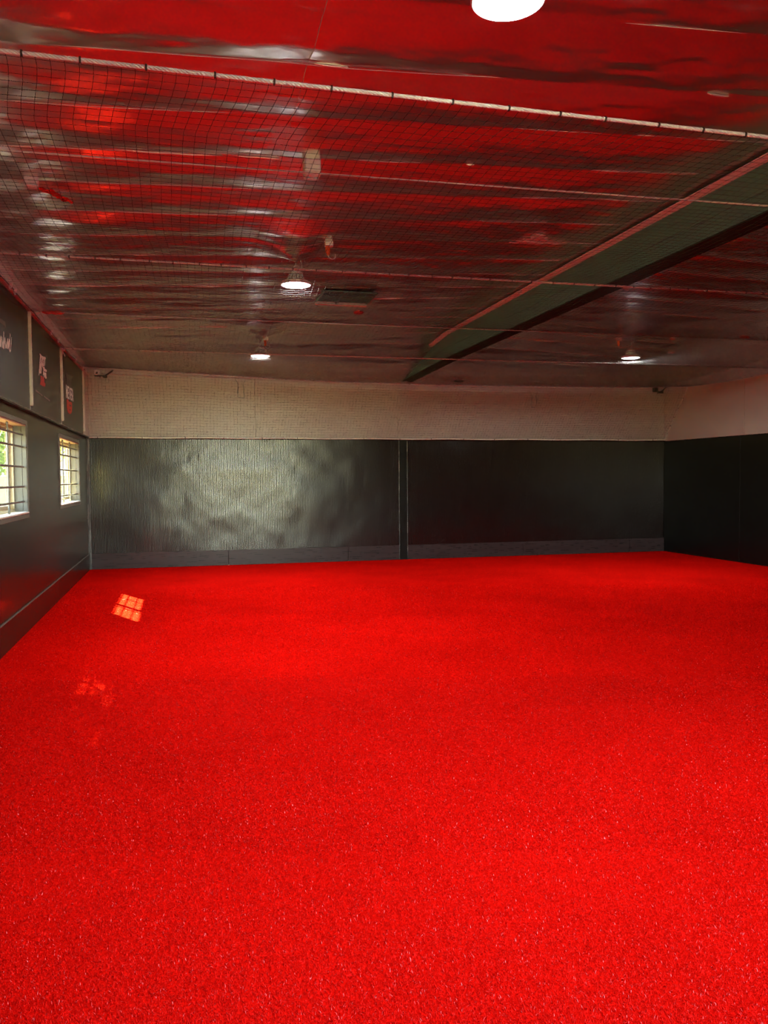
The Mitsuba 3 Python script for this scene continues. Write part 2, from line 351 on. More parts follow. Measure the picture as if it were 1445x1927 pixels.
# windows: architrave, reveal lining, sliding sashes, grille
def window(c, h, n):
    w = holder(f'window_{n}', 'barred sliding window in the dark left wall' + (', nearer the camera' if n == 1 else ', nearer the back wall'))
    y0, y1 = c - h, c + h
    fr = cat([bevel(XL - .002, XL + .014, y0 - .05, y0, W_Z0 - .05, W_Z1 + .05), bevel(XL - .002, XL + .014, y1, y1 + .05, W_Z0 - .05, W_Z1 + .05),
              bevel(XL - .002, XL + .014, y0, y1, W_Z1, W_Z1 + .05), bevel(XL - .002, XL + .014, y0, y1, W_Z0 - .05, W_Z0)])
    put('architrave', fr, 'm_architrave', w)
    t = .012
    put('reveal', cat([box(XL - .2, XL + .004, y0, y0 + t, W_Z0, W_Z1), box(XL - .2, XL + .004, y1 - t, y1, W_Z0, W_Z1)]), 'm_reveal', w)
    put('head_lining', box(XL - .2, XL + .004, y0, y1, W_Z1 - t, W_Z1), 'm_timber', w, label='pinkish timber lining at the head')
    put('sill', bevel(XL - .2, XL + .02, y0, y1, W_Z0, W_Z0 + .018), 'm_white', w, label='white sill')
    a0, a1, b0, b1 = y0 + t, y1 - t, W_Z0 + .018, W_Z1 - t
    xf = XL - .15
    put('frame', cat([box(xf - .03, xf + .03, a0, a0 + .03, b0, b1), box(xf - .03, xf + .03, a1 - .03, a1, b0, b1), box(xf - .03, xf + .03, a0, a1, b0, b0 + .03), box(xf - .03, xf + .03, a0, a1, b1 - .03, b1)]), 'm_frame', w)
    for k, (s0, s1, xo) in enumerate(((a0 + .03, c + .025, .012), (c - .025, a1 - .03, -.012))):
        q0, q1 = b0 + .03, b1 - .03
        s = put('sash', cat([box(xf + xo - .01, xf + xo + .01, s0, s0 + .04, q0, q1), box(xf + xo - .01, xf + xo + .01, s1 - .04, s1, q0, q1),
                             box(xf + xo - .01, xf + xo + .01, s0, s1, q0, q0 + .04), box(xf + xo - .01, xf + xo + .01, s0, s1, q1 - .04, q1)]), 'm_frame', w)
        v = np.array([[xf + xo, s0 + .03, q0 + .03], [xf + xo, s1 - .03, q0 + .03], [xf + xo, s1 - .03, q1 - .03], [xf + xo, s0 + .03, q1 - .03]])
        put('pane', trimesh.Trimesh(v, [[0, 1, 2], [0, 2, 3]], process=False), 'm_glass', s)
    g = put('security_grille', cat([bevel(XL - .045, XL - .037, y0, y0 + .02, W_Z0, W_Z1), bevel(XL - .045, XL - .037, y1 - .02, y1, W_Z0, W_Z1)]), 'm_architrave', w)
    for z in (2.08, 1.952, 1.74, 1.53, 1.37):
        put('bar', tube([(XL - .030, y0 + .005, z), (XL - .030, c, z), (XL - .030, y1 - .005, z)], .0105, 8), 'm_architrave', g)
    for dy in (-.38, .38):
        put('bar', tube([(XL - .046, c + dy, W_Z0 + .01), (XL - .046, c + dy, 1.7), (XL - .046, c + dy, W_Z1 - .01)], .0105, 8), 'm_architrave', g)
for n, (c, h) in enumerate(WINDOWS): window(c, h, n + 1)

# ---------------------------------------------------------------- turf pile
def pile(n, region, hmin, hmax, wid, seed):
    r = np.random.default_rng(seed)
    x, y = region(r, n); n = len(x)
    h = r.uniform(hmin, hmax, n); a = r.uniform(0, 2 * np.pi, n); lean = r.uniform(0.3, 1.3, n)
    ca, sa = np.cos(a), np.sin(a); w = wid * r.uniform(0.7, 1.3, n) / 2
    base = np.stack([x, y, np.full(n, -0.002)], -1); side = np.stack([-sa, ca, 0 * x], -1) * w[:, None]
    mid = base + np.stack([ca * h * lean * .35, sa * h * lean * .35, h * .62], -1)
    tip = base + np.stack([ca * h * lean, sa * h * lean, h * (1.05 - .25 * lean)], -1)
    V = np.stack([base - side, base + side, mid - side, mid + side, tip], 1).reshape(-1, 3)
    F = (np.array([[0, 1, 3], [0, 3, 2], [2, 3, 4]])[None] + 5 * np.arange(n)[:, None, None]).reshape(-1, 3)
    k = r.uniform(0.75, 1.1, n)[:, None]; pale = (r.uniform(0, 1, n) < 0.065)[:, None]
    col = np.where(pale, np.array([0.86, 0.12, 0.13]), np.array([0.64, 0.0042, 0.0022])) * k
    return V, F, np.repeat(col, 5, 0)
def near_region(r, n):
    d = 2.0 + 4.4 * r.uniform(0, 1, n) ** 1.7; s = r.uniform(-0.52, 0.52, n)
    x = math.sin(YAW) * d + math.cos(YAW) * s * (d + .3); y = math.cos(YAW) * d - math.sin(YAW) * s * (d + .3)
    ok = (x > XL + .02); return x[ok], y[ok]
def far_region(r, n):
    d = 3.4 + 8.5 * r.uniform(0, 1, n) ** 1.1; s = r.uniform(-0.5, 0.5, n)
    x = math.sin(YAW) * d + math.cos(YAW) * s * d; y = math.cos(YAW) * d - math.sin(YAW) * s * d
    ok = (x > XL + .03) & (x < XR - .03) & (y < YB - .05); return x[ok], y[ok]
v1, f1, c1 = pile(300000, near_region, .006, .012, .0020, 1)
v2, f2, c2 = pile(110000, far_region, .006, .012, .004, 2)
k = put('turf_pile', (np.vstack([v1, v2]), np.vstack([f1, f2 + len(v1)])), 'm_blade', 'floor', smooth=False, color=np.vstack([c1, c2]))
labels[k] = {'label': 'short red turf fibres', 'kind': 'stuff'}

# ---------------------------------------------------------------- ropes and wires across the hall
def rope_line(yl, yr, zl, zr, sag, n):
    t = np.linspace(0, 1, n)
    return np.stack([-1.54 + t * (XR - .02 + 1.54), yl + (yr - yl) * t, zl + (zr - zl) * t - sag * 4 * t * (1 - t)], 1)
def twisted(line, r, pitch):
    L = np.concatenate([[0], np.cumsum(np.linalg.norm(np.diff(line, axis=0), axis=1))])
    n = int(L[-1] / pitch * 7); s = np.linspace(0, L[-1], n)
    p = np.stack([np.interp(s, L, line[:, k]) for k in range(3)], 1)
    t = np.gradient(p, axis=0); t /= np.linalg.norm(t, axis=1, keepdims=True)
    a = np.cross(t, [0, 0, 1.0]); a /= np.linalg.norm(a, axis=1, keepdims=True); b = np.cross(t, a)
    out = []
    for k in range(3):
        ph = 2 * np.pi * s / pitch + k * 2.094
        out.append(tube(p + r * .5 * (np.cos(ph)[:, None] * a + np.sin(ph)[:, None] * b), r * .56, 5))
    return cat(out)
def band(p, r, w=.004):
    return tube([(p[0] - w, p[1], p[2]), (p[0], p[1], p[2]), (p[0] + w, p[1], p[2])], r, 6)
R1 = rope_line(3.77, 3.74, 3.405, 3.40, .012, 60)
R2 = rope_line(4.96, 4.52, 3.425, 3.42, .012, 60)
R3 = rope_line(7.04, 6.88, 3.40, 3.405, .015, 60)
R4 = rope_line(9.46, 9.28, 3.412, 3.41, .015, 60)
R5 = rope_line(11.76, 11.42, 3.372, 3.37, .012, 60)
def rope(line, r, label, tie, group=None, pitch=.05, twist=True, mat='m_rope'):
    k = thing('net_rope', label, 'rope', group)
    put('cord', twisted(line, r, pitch) if twist else tube(line, r, 6), mat, k, smooth=True)
    if tie:
        x = line[0, 0] + .15; rr = np.random.default_rng(int(r * 1e5) + int(line[0, 1] * 10))
        proto = {}
        while x < line[-1, 0] - .1:
            p = np.array([x, np.interp(x, line[:, 0], line[:, 1]), np.interp(x, line[:, 0], line[:, 2])])
            put('cable_tie', band(p, r * 1.35), 'm_black', k)
            x += tie * rr.uniform(.85, 1.15)
    return k
rope(R1, .0105, 'thickest white twisted rope with black ties, at the front edge of the net', .27, pitch=.06)
single('steel_cable', tube(R2, .0055, 6), 'm_wire', 'thin smooth white cable across the ceiling, just behind the thickest rope', 'cable')
rope(R3, .0092, 'white twisted rope across the net passing in front of the middle hanging lamp', .20, pitch=.045)
single('steel_cable', tube(R4, .0045, 6), 'm_wire', 'thin slack wire across the net with a red turnbuckle at its left end', 'cable')
rope(R5, .0085, 'white rope across the net nearest the back wall, passing below the far lamps', .45, pitch=.045)

# ---------------------------------------------------------------- the black net: roof sheet and back sheet
YN0, YN1 = 3.765, 14.35
PITCH_N = 0.058
def edge_back(x):      # top rope of the back sheet, sagging from corner to corner
    return np.interp(x, [-1.56, -.32, 1.2, 2.8, 4.4, 6.9, 8.6, 9.85], [3.475, 3.42, 3.355, 3.305, 3.295, 3.30, 3.325, 3.37])
def net_z(x, y):
    k = [YN0, 7.0, 9.4, 11.6, YN1]; zk = [3.395, 3.387, 3.40, 3.36]
    z = np.zeros_like(y)
    zz = [np.full_like(x, v) for v in zk] + [edge_back(x)]
    for i in range(4):
        t = np.clip((y - k[i]) / (k[i + 1] - k[i]), 0, 1); m = (y >= k[i]) & (y <= k[i + 1])
        z = np.where(m, zz[i] * (1 - t) + zz[i + 1] * t - (.10, .085, .06, .035)[i] * 4 * t * (1 - t), z)
    return z
def net_x(x, y): return x - .10 * smin((y - YN0) / .6) * smin((x + 1.5) / .5) + .10 * smin((y - 5.5) / 3) * smin((x + 1.5) / .5) + .006 * np.sin(y * 3.1 + x)
def net_mesh():
    V, F, at = [], [], 0
    def strand(P, r):
        nonlocal at
        m = tube(P, r, 3, caps=False); V.append(np.array(m.vertices)); F.append(np.array(m.faces) + at); at += len(m.vertices)
    xs = np.arange(-1.55, 9.87, PITCH_N); ys = np.arange(YN0 + .02, YN1, PITCH_N)
    yy = np.concatenate([[YN0, YN0 + .05, YN0 + .1], np.arange(YN0 + .2, YN1, .15), [YN1]])
    for x in xs:
        X = np.full_like(yy, x); strand(np.stack([net_x(X, yy), yy, net_z(X, yy)], 1), .00145)
    xx = np.linspace(-1.55, 9.86, 50)
    for y in ys:
        Y = np.full_like(xx, y); strand(np.stack([net_x(xx, Y), Y + .01 * np.sin(xx * 2 + y * 7), net_z(xx, Y)], 1), .00115)
    # back sheet, from the top rope down to the rope over the ribbed sheeting
    tt = np.linspace(0, 1, 9)
    def back(x, t): return np.stack([x + .012 * np.sin(x * 3 + t * 5), YN1 + (15.145 - YN1) * t - .03 * np.sin(np.pi * t), edge_back(x) + (2.352 - edge_back(x)) * t + .01 * np.sin(x * 2.3 + t * 3) * np.sin(np.pi * t)], 1)
    for x in xs: strand(back(np.full_like(tt, x), tt), .0013)
    for t in np.linspace(.03, .99, 23): strand(back(xx, np.full_like(xx, t)), .0013)
    return np.vstack(V), np.vstack(F)
single('batting_net', net_mesh(), 'm_net', 'black square mesh net stretched under the ceiling and down the back wall', 'net')

# border ropes of the back sheet
x = np.linspace(-1.56, 9.86, 120)
top = np.stack([x, np.full_like(x, YN1), edge_back(x) + .004], 1)
rope(top, .008, 'sagging rope at the top of the back net, under the foil', .62, twist=False)
low = np.stack([x, 15.11 + 0 * x, 2.338 + .004 * np.sin(x * 4)], 1)
rope(low, .013, 'rope lying along the top of the ribbed dark sheeting at the net foot', .70, twist=False)
for sx, lab in ((-1.57, 'short rope down the left edge of the back net'), (9.875, 'short slanting rope down the right edge of the back net')):
    t = np.linspace(0, 1, 14)
    zt = 3.46 if sx < 0 else 3.37
    line = np.stack([sx + .012 * np.sin(t * 9), YN1 + .02 + (15.13 - YN1) * t, zt + (2.36 - zt) * t - .02 * np.sin(np.pi * t)], 1)
    k = thing('net_rope', lab, 'rope'); put('cord', tube(line, .006, 6), 'm_rope', k, smooth=True)
    for tt in (.2, .38, .55, .72, .88):
        p = np.array([np.interp(tt, t, line[:, q]) for q in range(3)])
        put('cable_tie', bevel(p[0] - .009, p[0] + .009, p[1] - .009, p[1] + .009, p[2] - .005, p[2] + .005, .002), 'm_black', k)
# corner loop of rope, knot tail, black edge cable, hooks, turnbuckle
single('rope_loop', tube(np.vstack([arc((-1.53, 14.33, 3.40), .06, 60, 240, 12, (1, 0, 0), (0, 0, 1))]), .0055, 6), 'm_rope', 'loop of pale rope at the left top corner of the back net', 'rope', smooth=True)
yy = np.linspace(3.6, 14.3, 90)
single('edge_cable', tube(np.stack([np.full_like(yy, -1.505), yy, 3.405 - .012 * np.abs(np.sin((yy - 2.4) * 3.1416 / 1.18))], 1), .004, 6), 'm_black', 'black cable holding the net along the top of the left wall', 'cable')
HK = [(-1.50, 8.20, 'over the nearest banner, nearer the camera'), (-1.50, 8.42, 'over the nearest banner, beside the silver strip'), (-1.50, 10.65, 'over the middle banner, nearer the camera'), (-1.50, 11.25, 'over the middle banner, farther away'), (-1.50, 13.05, 'over the farthest banner'), (-1.50, 13.95, 'in the left top corner')]
for (hx, hy, where) in HK:
    u = np.array([0, 1, 0.]); v = np.array([0.35, 0, 0.94])
    k = thing('snap_hook', 'small silver snap hook on the edge cable ' + where, 'hook', 'snap hooks along the left wall')
    put('ring', tube(arc((hx, hy, 3.392), .030, -60, 215, 14, u, v), .0065, 6), 'm_strip', k, smooth=True)
    put('gate', tube([np.array((hx, hy, 3.392)) + .030 * (math.cos(math.radians(a)) * u + math.sin(math.radians(a)) * v) for a in (215, 260, 300)], .0035, 6), 'm_zinc', k)
k = thing('turnbuckle', 'red taped turnbuckle at the left end of the thin slack wire', 'turnbuckle')
tb = np.linspace(-1.42, -1.20, 9)
put('body', tube(np.stack([tb, 9.455 + .004 * np.sin(tb * 60), 3.408 + .003 * np.cos(tb * 80)], 1), np.array([.010, .018, .021, .017, .016, .022, .021, .017, .010]), 8), 'm_red_plastic', k, smooth=True)
put('eye', tube(arc((-1.47, 9.456, 3.41), .03, 0, 360, 18, (1, 0, 0), (0, .5, .86)), .0045, 6), 'm_zinc', k, smooth=True, label='zinc eye')
tail = []
for dx, l in ((0, .16), (.022, .11), (-.02, .13)):
    s = np.linspace(0, 1, 8); tail.append(tube(np.stack([-1.525 + dx + .012 * np.sin(s * 6 + dx * 90), 11.74 + .02 * s, 3.375 - l * s], 1), .006, 6))
tail.append(tube(arc((-1.51, 11.74, 3.365), .024, 0, 340, 14, (1, 0, 0), (0, .3, .95)), .008, 6))
single('rope_knot', cat(tail), 'm_rope', 'knotted rope end with loose tails on the left wall beside the second silver strip', 'rope knot', smooth=True)

# ---------------------------------------------------------------- banners on the left wall
BX = -1.5545
def banner(y0, y1, label):
    k = thing('banner', label, 'banner')
    n = 40; yy = np.linspace(y0, y1, n); zz = np.linspace(2.354, 3.392, 12); Y, Z = np.meshgrid(yy, zz)
    X = BX + .0015 + .0012 * np.sin(Y * 5 + Z * 2) * np.sin((Z - 2.385) * 3.1)
    a = np.stack([X, Y, Z], -1).reshape(-1, 3); bq = a - [.003, 0, 0]; N = len(a); g = grid(n, 12)
    put('sheet', trimesh.Trimesh(np.vstack([a, bq]), np.vstack([g, g[:, ::-1] + N]), process=False), 'm_vinyl', k, smooth=True)
    return k
def flat(polys, holes=(), x=BX + .0035, th=.002):
    g = unary_union([sg.Polygon(p).buffer(0) for p in polys])
    if holes: g = g.difference(unary_union([sg.Polygon(p).buffer(0) for p in holes]))
    ms = [trimesh.creation.extrude_polygon(q, th, engine='earcut') for q in getattr(g, 'geoms', [g]) if q.area > 1e-6]
    m = cat(ms); v = np.array(m.vertices)
    m.vertices = np.stack([x + v[:, 2], v[:, 0], v[:, 1]], 1)
    return m
def strokes(lines, w): return [list(sg.LineString(l).buffer(w, quad_segs=3).exterior.coords) for l in lines]
B2_WHITE = [[(10.064,3.053),(10.149,3.051),(10.314,3.051),(10.375,3.06),(10.407,3.071),(10.497,3.063),(10.504,3.043),(10.37,3.029),(10.29,3.02),(10.201,3.017),(10.144,3.022),(10.097,3.021)],[(10.087,3.022),(10.148,3.023),(10.099,2.911),(10.072,2.857),(10.145,2.835),(10.115,2.826),(10.02,2.822),(9.987,2.792),(9.96,2.793),(9.997,2.854),(10.036,2.928)],[(10.198,3.018),(10.275,3.025),(10.245,2.982),(10.281,2.965),(10.32,2.96),(10.317,2.94),(10.277,2.935),(10.199,2.937),(10.17,2.876),(10.145,2.838),(10.098,2.842),(10.118,2.933),(10.165,2.971)],[(10.29,3.022),(10.34,3.026),(10.34,2.989),(10.358,2.946),(10.313,2.94),(10.294,2.982)],[(10.401,3.033),(10.452,3.037),(10.432,2.969),(10.388,2.95)],[(10.198,2.931),(10.356,2.933),(10.398,2.946),(10.393,2.918),(10.292,2.908)],[(10.293,2.911),(10.394,2.925),(10.548,2.925),(10.555,2.901),(10.471,2.894),(10.308,2.884)],[(10.284,2.88),(10.332,2.884),(10.325,2.836),(10.277,2.832)],[(10.286,2.867),(10.511,2.887),(10.506,2.857),(10.301,2.835)],[(10.337,2.839),(10.386,2.846),(10.381,2.811),(10.337,2.809)],[(10.413,2.847),(10.496,2.856),(10.516,2.825),(10.478,2.809),(10.413,2.823)]]
B2_RED = [[(10.082,2.799),(10.199,2.81),(10.336,2.804),(10.358,2.754),(10.438,2.747),(10.401,2.707),(10.24,2.696),(10.048,2.697),(10.102,2.741)]]
B2_TAG = [[(9.733,2.605),(9.775,2.604),(9.772,2.588),(9.731,2.589)],[(9.791,2.603),(9.833,2.602),(9.83,2.586),(9.789,2.587)],[(9.849,2.601),(9.892,2.6),(9.889,2.584),(9.847,2.585)],[(9.908,2.599),(9.951,2.598),(9.949,2.581),(9.906,2.583)],[(9.968,2.597),(10.011,2.596),(10.009,2.579),(9.965,2.581)],[(10.028,2.595),(10.072,2.594),(10.07,2.577),(10.026,2.579)],[(10.089,2.593),(10.134,2.592),(10.132,2.575),(10.087,2.577)],[(10.151,2.591),(10.197,2.59),(10.194,2.573),(10.149,2.574)],[(10.304,2.595),(10.349,2.593),(10.346,2.576),(10.301,2.578)],[(10.367,2.593),(10.412,2.591),(10.41,2.574),(10.364,2.576)],[(10.43,2.591),(10.476,2.589),(10.474,2.572),(10.427,2.574)],[(10.494,2.589),(10.541,2.587),(10.539,2.57),(10.492,2.572)],[(10.56,2.587),(10.607,2.585),(10.604,2.568),(10.557,2.569)],[(10.626,2.585),(10.674,2.583),(10.671,2.566),(10.623,2.567)],[(10.692,2.583),(10.741,2.581),(10.738,2.564),(10.69,2.565)]]
B3_GHOST = [[(12.255,3.104),(12.626,3.122),(12.994,3.149),(13.018,3.122),(12.871,3.098),(12.85,2.982),(12.247,2.912),(12.32,3.035),(12.25,3.076)]]
B3_RED = [[(12.321,2.745),(12.453,2.75),(12.529,2.725),(12.752,2.745),(12.891,2.736),(12.839,2.607),(12.748,2.57),(12.552,2.548),(12.369,2.569),(12.302,2.634)]]
B3_RHOLES = [[(12.577,2.69),(12.77,2.692),(12.767,2.674),(12.573,2.668)],[(12.58,2.629),(12.688,2.624),(12.671,2.604),(12.576,2.607)]]
B1_SCRIPT = [[(7.868,2.868),(7.87,2.79),(7.896,2.871),(7.894,2.792),(7.937,2.881),(7.942,2.8),(7.982,2.892),(7.975,2.801)],[(8.105,2.953),(8.082,2.867),(8.025,2.813),(8.069,2.802),(8.103,2.87)],[(8.018,2.886),(8.034,2.814)],[(8.15,2.908),(8.1,2.81)],[(8.15,2.908),(8.172,2.846),(8.178,2.826),(8.286,2.924),(8.195,2.825)],[(8.286,2.924),(8.256,2.831),(8.347,2.925),(8.301,2.838)],[(8.395,2.984),(8.348,2.863),(8.336,2.836),(8.365,2.817),(8.399,2.837),(8.461,2.962)]]
B1_RED = [[(7.885,3.036),(7.949,3.039),(8.029,3.035),(8.163,3.039),(8.186,3.022)]]

b1 = banner(7.10, 9.37, 'black banner with white handwritten script, nearest the camera')
put('lettering', flat(strokes(B1_SCRIPT, .0085)), 'm_print_white', b1, label='white handwritten lettering')
put('red_emblem', flat(strokes(B1_RED, .02)), 'm_print_grey', b1, label='faint reddish curved line')
b2 = banner(9.44, 11.72, 'black banner with white and red lettering over a small text line, middle one')
put('lettering', flat(B2_WHITE), 'm_print_white', b2, label='white brushed lettering'); put('red_lettering', flat(B2_RED), 'm_print_red', b2, label='red lettering')
for q in (B2_TAG[:8], B2_TAG[8:]):
    kk = put('small_text', flat(q), 'm_print_faint', b2); labels[kk] = {'label': 'small grey line of text', 'kind': 'stuff'}
b3 = banner(11.79, 14.27, 'black banner with grey, white and red lettering, farthest from the camera')
put('grey_lettering', flat(B3_GHOST, x=BX + .0028), 'm_print_grey', b3, label='faint grey lettering'); nv = meshkit.text_mesh('NEVER', .165, .002, bold=True)
vv = np.array(nv.vertices); vv[:, 0] = (vv[:, 0] - vv[:, 0].min()) / np.ptp(vv[:, 0])
nv.vertices = np.stack([BX + .0045 + vv[:, 2], 12.23 + .79 * vv[:, 0], 2.757 + 1.05 * vv[:, 1] + .02 * vv[:, 0]], 1)
put('lettering', nv, 'm_print_white', b3, label='white lettering')
put('red_lettering', flat(B3_RED, B3_RHOLES, x=BX + .0026), 'm_print_red', b3, label='red lettering')
for y, w in ((9.405, 'between the nearest and the middle banner'), (11.755, 'between the middle and the farthest banner'), (14.30, 'at the far end of the banners, thinnest in view')):
    single('cover_strip', bevel(-1.556, -1.524, y - .016, y + .016, 2.395, 3.40, .004), 'm_alu', 'upright silver strip ' + w, 'strip', 'silver strips beside the banners')

# ---------------------------------------------------------------- hanging lamps
def lamp(c, hook, label, zc):
    x, y, z = c; k = thing('high_bay_lamp', label, 'lamp', 'round hanging lamps')
    R = .142
    lens = lathe([(0.0001, -.025), (R * .45, -.0235), (R * .72, -.018), (R * .88, -.009), (R * .94, .0)], 40, c); lens.invert() if lens.face_normals[:, 2].mean() > 0 else None
    scene[numbered(k + '__lens')] = {**mikit.ply(lens, 'm_white'), 'emitter': {'type': 'area', 'radiance': rgb((LAMP * 1.0, LAMP * 1.0, LAMP * .93))}}
    put('rim', lathe([(R * .93, .0), (R * .96, -.008), (R, -.003), (R, .014), (R * .9, .024), (R * .55, .03), (R * .55, .026), (R * .88, .018), (R * .93, .004), (R * .93, .0)], 40, c), 'm_white', k, smooth=30)
    fins = [lathe([(.0001, .026), (.045, .026), (.045, .085), (.0001, .085)], 20)]
    for a in np.arange(16) * 2 * np.pi / 16:
        f = trimesh.convex.convex_hull(np.array([(.04, -.003, .028), (.092, -.003, .028), (.092, .003, .028), (.04, .003, .028), (.04, -.003, .09), (.066, -.003, .09), (.066, .003, .09), (.04, .003, .09)]))
        f.apply_transform(trimesh.transformations.rotation_matrix(a, [0, 0, 1])); fins.append(f)
    m = cat(fins); m.apply_translation(c); put('heat_sink', m, 'm_white', k)
    put('driver_cap', lathe([(.0001, .09), (.06, .09), (.064, .094), (.064, .108), (.056, .116), (.02, .12), (.0001, .12)], 24, c), 'm_white', k, smooth=30)
    top = np.array([x, y, z + .118])
    put('hook', tube(arc(top + [0, 0, .028], .024, -90, 250, 16, (1, 0, 0), (0, 0, 1)), .005, 6), 'm_zinc', k, smooth=True)
    hk = np.array(hook); n = max(2, int(np.linalg.norm(hk - top - [0, 0, .05]) / .034)); st = top + [0, 0, .05]
    for i in range(n):
        p = st + (hk - st) * (i + .5) / n; u = (1, 0, 0) if i % 2 else (0, 1, 0)
        a = np.linspace(0, 2 * np.pi, 13); q = p + .009 * np.cos(a)[:, None] * np.array(u) + .021 * np.sin(a)[:, None] * np.array([0, 0, 1.])
        put('chain_link', tube(q, .0032, 5), 'm_zinc', k, smooth=True)
    s = np.linspace(0, 1, 10)
    put('lead', tube(np.stack([x + .03 + .03 * np.sin(s * 5), y - .01 * s, z + .11 + (hk[2] - z - .11) * s], 1), .0045, 6), 'm_wire', k, smooth=True)
CZ = lambda x, y: float(ceil_base(np.array(x), np.array(y))) - .02
lamp(LAMPS[0], (1.24, 2.95, CZ(1.24, 2.95)), 'large round white lamp at the top of the view, nearest the camera', 0)
lamp(LAMPS[1], (1.06, 7.58, CZ(1.06, 7.58)), 'round white hanging lamp in the middle of the left half of the ceiling', 0)
lamp(LAMPS[2], (1.15, 12.1, CZ(1.15, 12.1)), 'round white hanging lamp near the left part of the back wall', 0)
lamp(LAMPS[3], (6.72, 11.12, CZ(6.72, 11.12)), 'round white hanging lamp right of the dark beam', 0)

# ---------------------------------------------------------------- small fittings on the foil
k = thing('socket_box', 'large white socket box on the foil in front of the thin cable', 'socket')
z0 = float(foil_z(np.array([.89]), np.array([5.50]))[0])
put('body', bevel(.835, .945, 5.44, 5.55, z0 - .085, z0 + .01, .008), 'm_white', k); put('cover', bevel(.84, .94, 5.445, 5.545, z0 - .105, z0 - .088, .006), 'm_white', k)
for dx in (-.025, .025): put('socket_face', lathe([(.0001, -.012), (.016, -.012), (.019, 0), (.0001, 0)], 16, (.89 + dx, 5.495, z0 - .105)), 'm_zinc', k)
k = thing('socket_box', 'small white socket box at the left of the ceiling, beside a red strip', 'socket')
z0 = float(foil_z(np.array([-.95]), np.array([6.0]))[0])
put('body', bevel(-.99, -.905, 5.95, 6.03, z0 - .05, z0 + .01, .006), 'm_white', k); put('cover', bevel(-.985, -.91, 5.955, 6.025, z0 - .064, z0 - .052, .004), 'm_white', k)
def crumple(p0, p1, w, amp, seed, n=26, m=7):
    r = np.random.default_rng(seed); t = np.linspace(0, 1, n)[:, None]; s = np.linspace(-1, 1, m)[None]
    d = np.array(p1) - np.array(p0); side = np.cross(d, [0, 0, 1.]); side /= np.linalg.norm(side)
    P = np.array(p0) + t[..., None] * d + (s * np.sin(np.pi * np.clip(t, .06, .94)) ** .5)[..., None] * side * w + r.normal(0, amp, (n, m, 3))
    a = P.reshape(-1, 3); g = grid(m, n); N = len(a)
    return trimesh.Trimesh(np.vstack([a, a + [0, 0, .0015]]), np.vstack([g, g[:, ::-1] + N]), process=False)
scene['m_red_foil'] = paint((0.75, 0.03, 0.03), .18, .6, .8)
single('foil_strip', crumple((-.90, 6.03, z0 - .05), (-.72, 6.25, z0 - .07), .035, .006, 5), 'm_red_foil', 'crumpled shiny red strip hanging from the small white box', 'strip')
single('foil_flap', cat([lip(3.06, 7.27, 3.66, 7.27, .030, 1), lip(3.10, 7.20, 3.48, 7.21, .034, 2), lip(3.14, 7.13, 3.40, 7.14, .032, 3), lip(3.18, 7.05, 3.36, 7.06, .030, 4), lip(3.20, 6.97, 3.30, 6.98, .024, 5), lip(3.34, 7.235, 3.52, 7.24, .022, 6)]), 'm_bright_foil', 'torn bright crumpled foil flap on a ceiling seam left of the beam', 'foil flap')
def plug(c, label, loop=1):
    x, y, z = c; k = thing('hanging_plug', label, 'plug', 'orange plugs at the ceiling')
    put('socket_base', bevel(x - .035, x + .04, y - .03, y + .03, z - .02, z + .03, .005), 'm_white', k)
    put('plug_body', tube([(x - .012, y - .01, z - .02), (x - .010, y - .012, z - .06), (x - .004, y - .012, z - .10)], np.array([.019, .021, .012]), 10), 'm_orange', k, smooth=30)
    put('lead', tube(arc((x + .028, y - .012, z - .10), .032, 180, 395, 16, (1, 0, 0), (0, 0, 1)), .0055, 6), 'm_wire', k, smooth=True)
plug((1.33, 7.31, CZ(1.33, 7.31) - .03), 'white socket with orange plug and lead loop, above and right of the middle lamp')
plug((1.235, 12.0, CZ(1.23, 12.0) - .10), 'orange plug and lead beside the lamp near the back wall')
plug((6.50, 11.2, CZ(6.50, 11.2) - .08), 'orange plug and lead beside the lamp right of the beam')
# louvred opening in the foil
k = thing('ceiling_vent', 'dark slatted opening in the foil right of the middle lamp', 'vent')
x0, x1, y0, y1 = 1.62, 2.26, 9.24, 9.88; zz = lambda x, y: float(ceil_base(np.array(x), np.array(y))) - .03
zc = zz(1.94, 9.5) - .015
put('frame', cat([bevel(x0, x1, y0, y0 + .02, zc - .008, zc + .01), bevel(x0, x0 + .02, y0, y1, zc - .008, zc + .01), bevel(x1 - .02, x1, y0, y1, zc - .008, zc + .01)]), 'm_beam', k)
put('frame_edge', bevel(x0, x1, y1 - .05, y1, zc - .03, zc + .01), 'm_alu', k, label='pale far edge of the frame')
put('backing', bevel(x0 + .01, x1 - .01, y0 + .01, y1 - .01, zc + .004, zc + .012), 'm_black', k)
for i in range(7):
    yy0 = y0 + .06 + i * .076
    put('slat', bevel(x0 + .03, x1 - .03, yy0, yy0 + .03, zc - .004, zc + .002, .001), 'm_beam', k)
put('divider', bevel(1.86, 1.89, y0, y1, zc - .016, zc - .004), 'm_beam', k)
# pink plates, red scraps
for i, (x, y, w, lab) in enumerate(((7.40, 11.15, .045, 'small pink plate on the foil just right of the lamp beyond the beam'), (8.10, 12.25, .055, 'small oval pink plate on the foil lower right of the lamp beyond the beam'), (8.26, 10.6, .07, 'small red scrap on the foil near the right wall'), (2.32, 10.6, .07, 'small red scrap on the foil left of the beam'))):
    z = float(foil_z(np.array([x]), np.array([y]))[0])
    single('cover_plate', lathe([(.0001, -.03), (w * .7, -.028), (w, -.018), (w, .01), (.0001, .01)], 16, (x, y, z)), 'm_red_foil' if i > 1 else 'm_print_white', lab, 'plate', smooth=30)
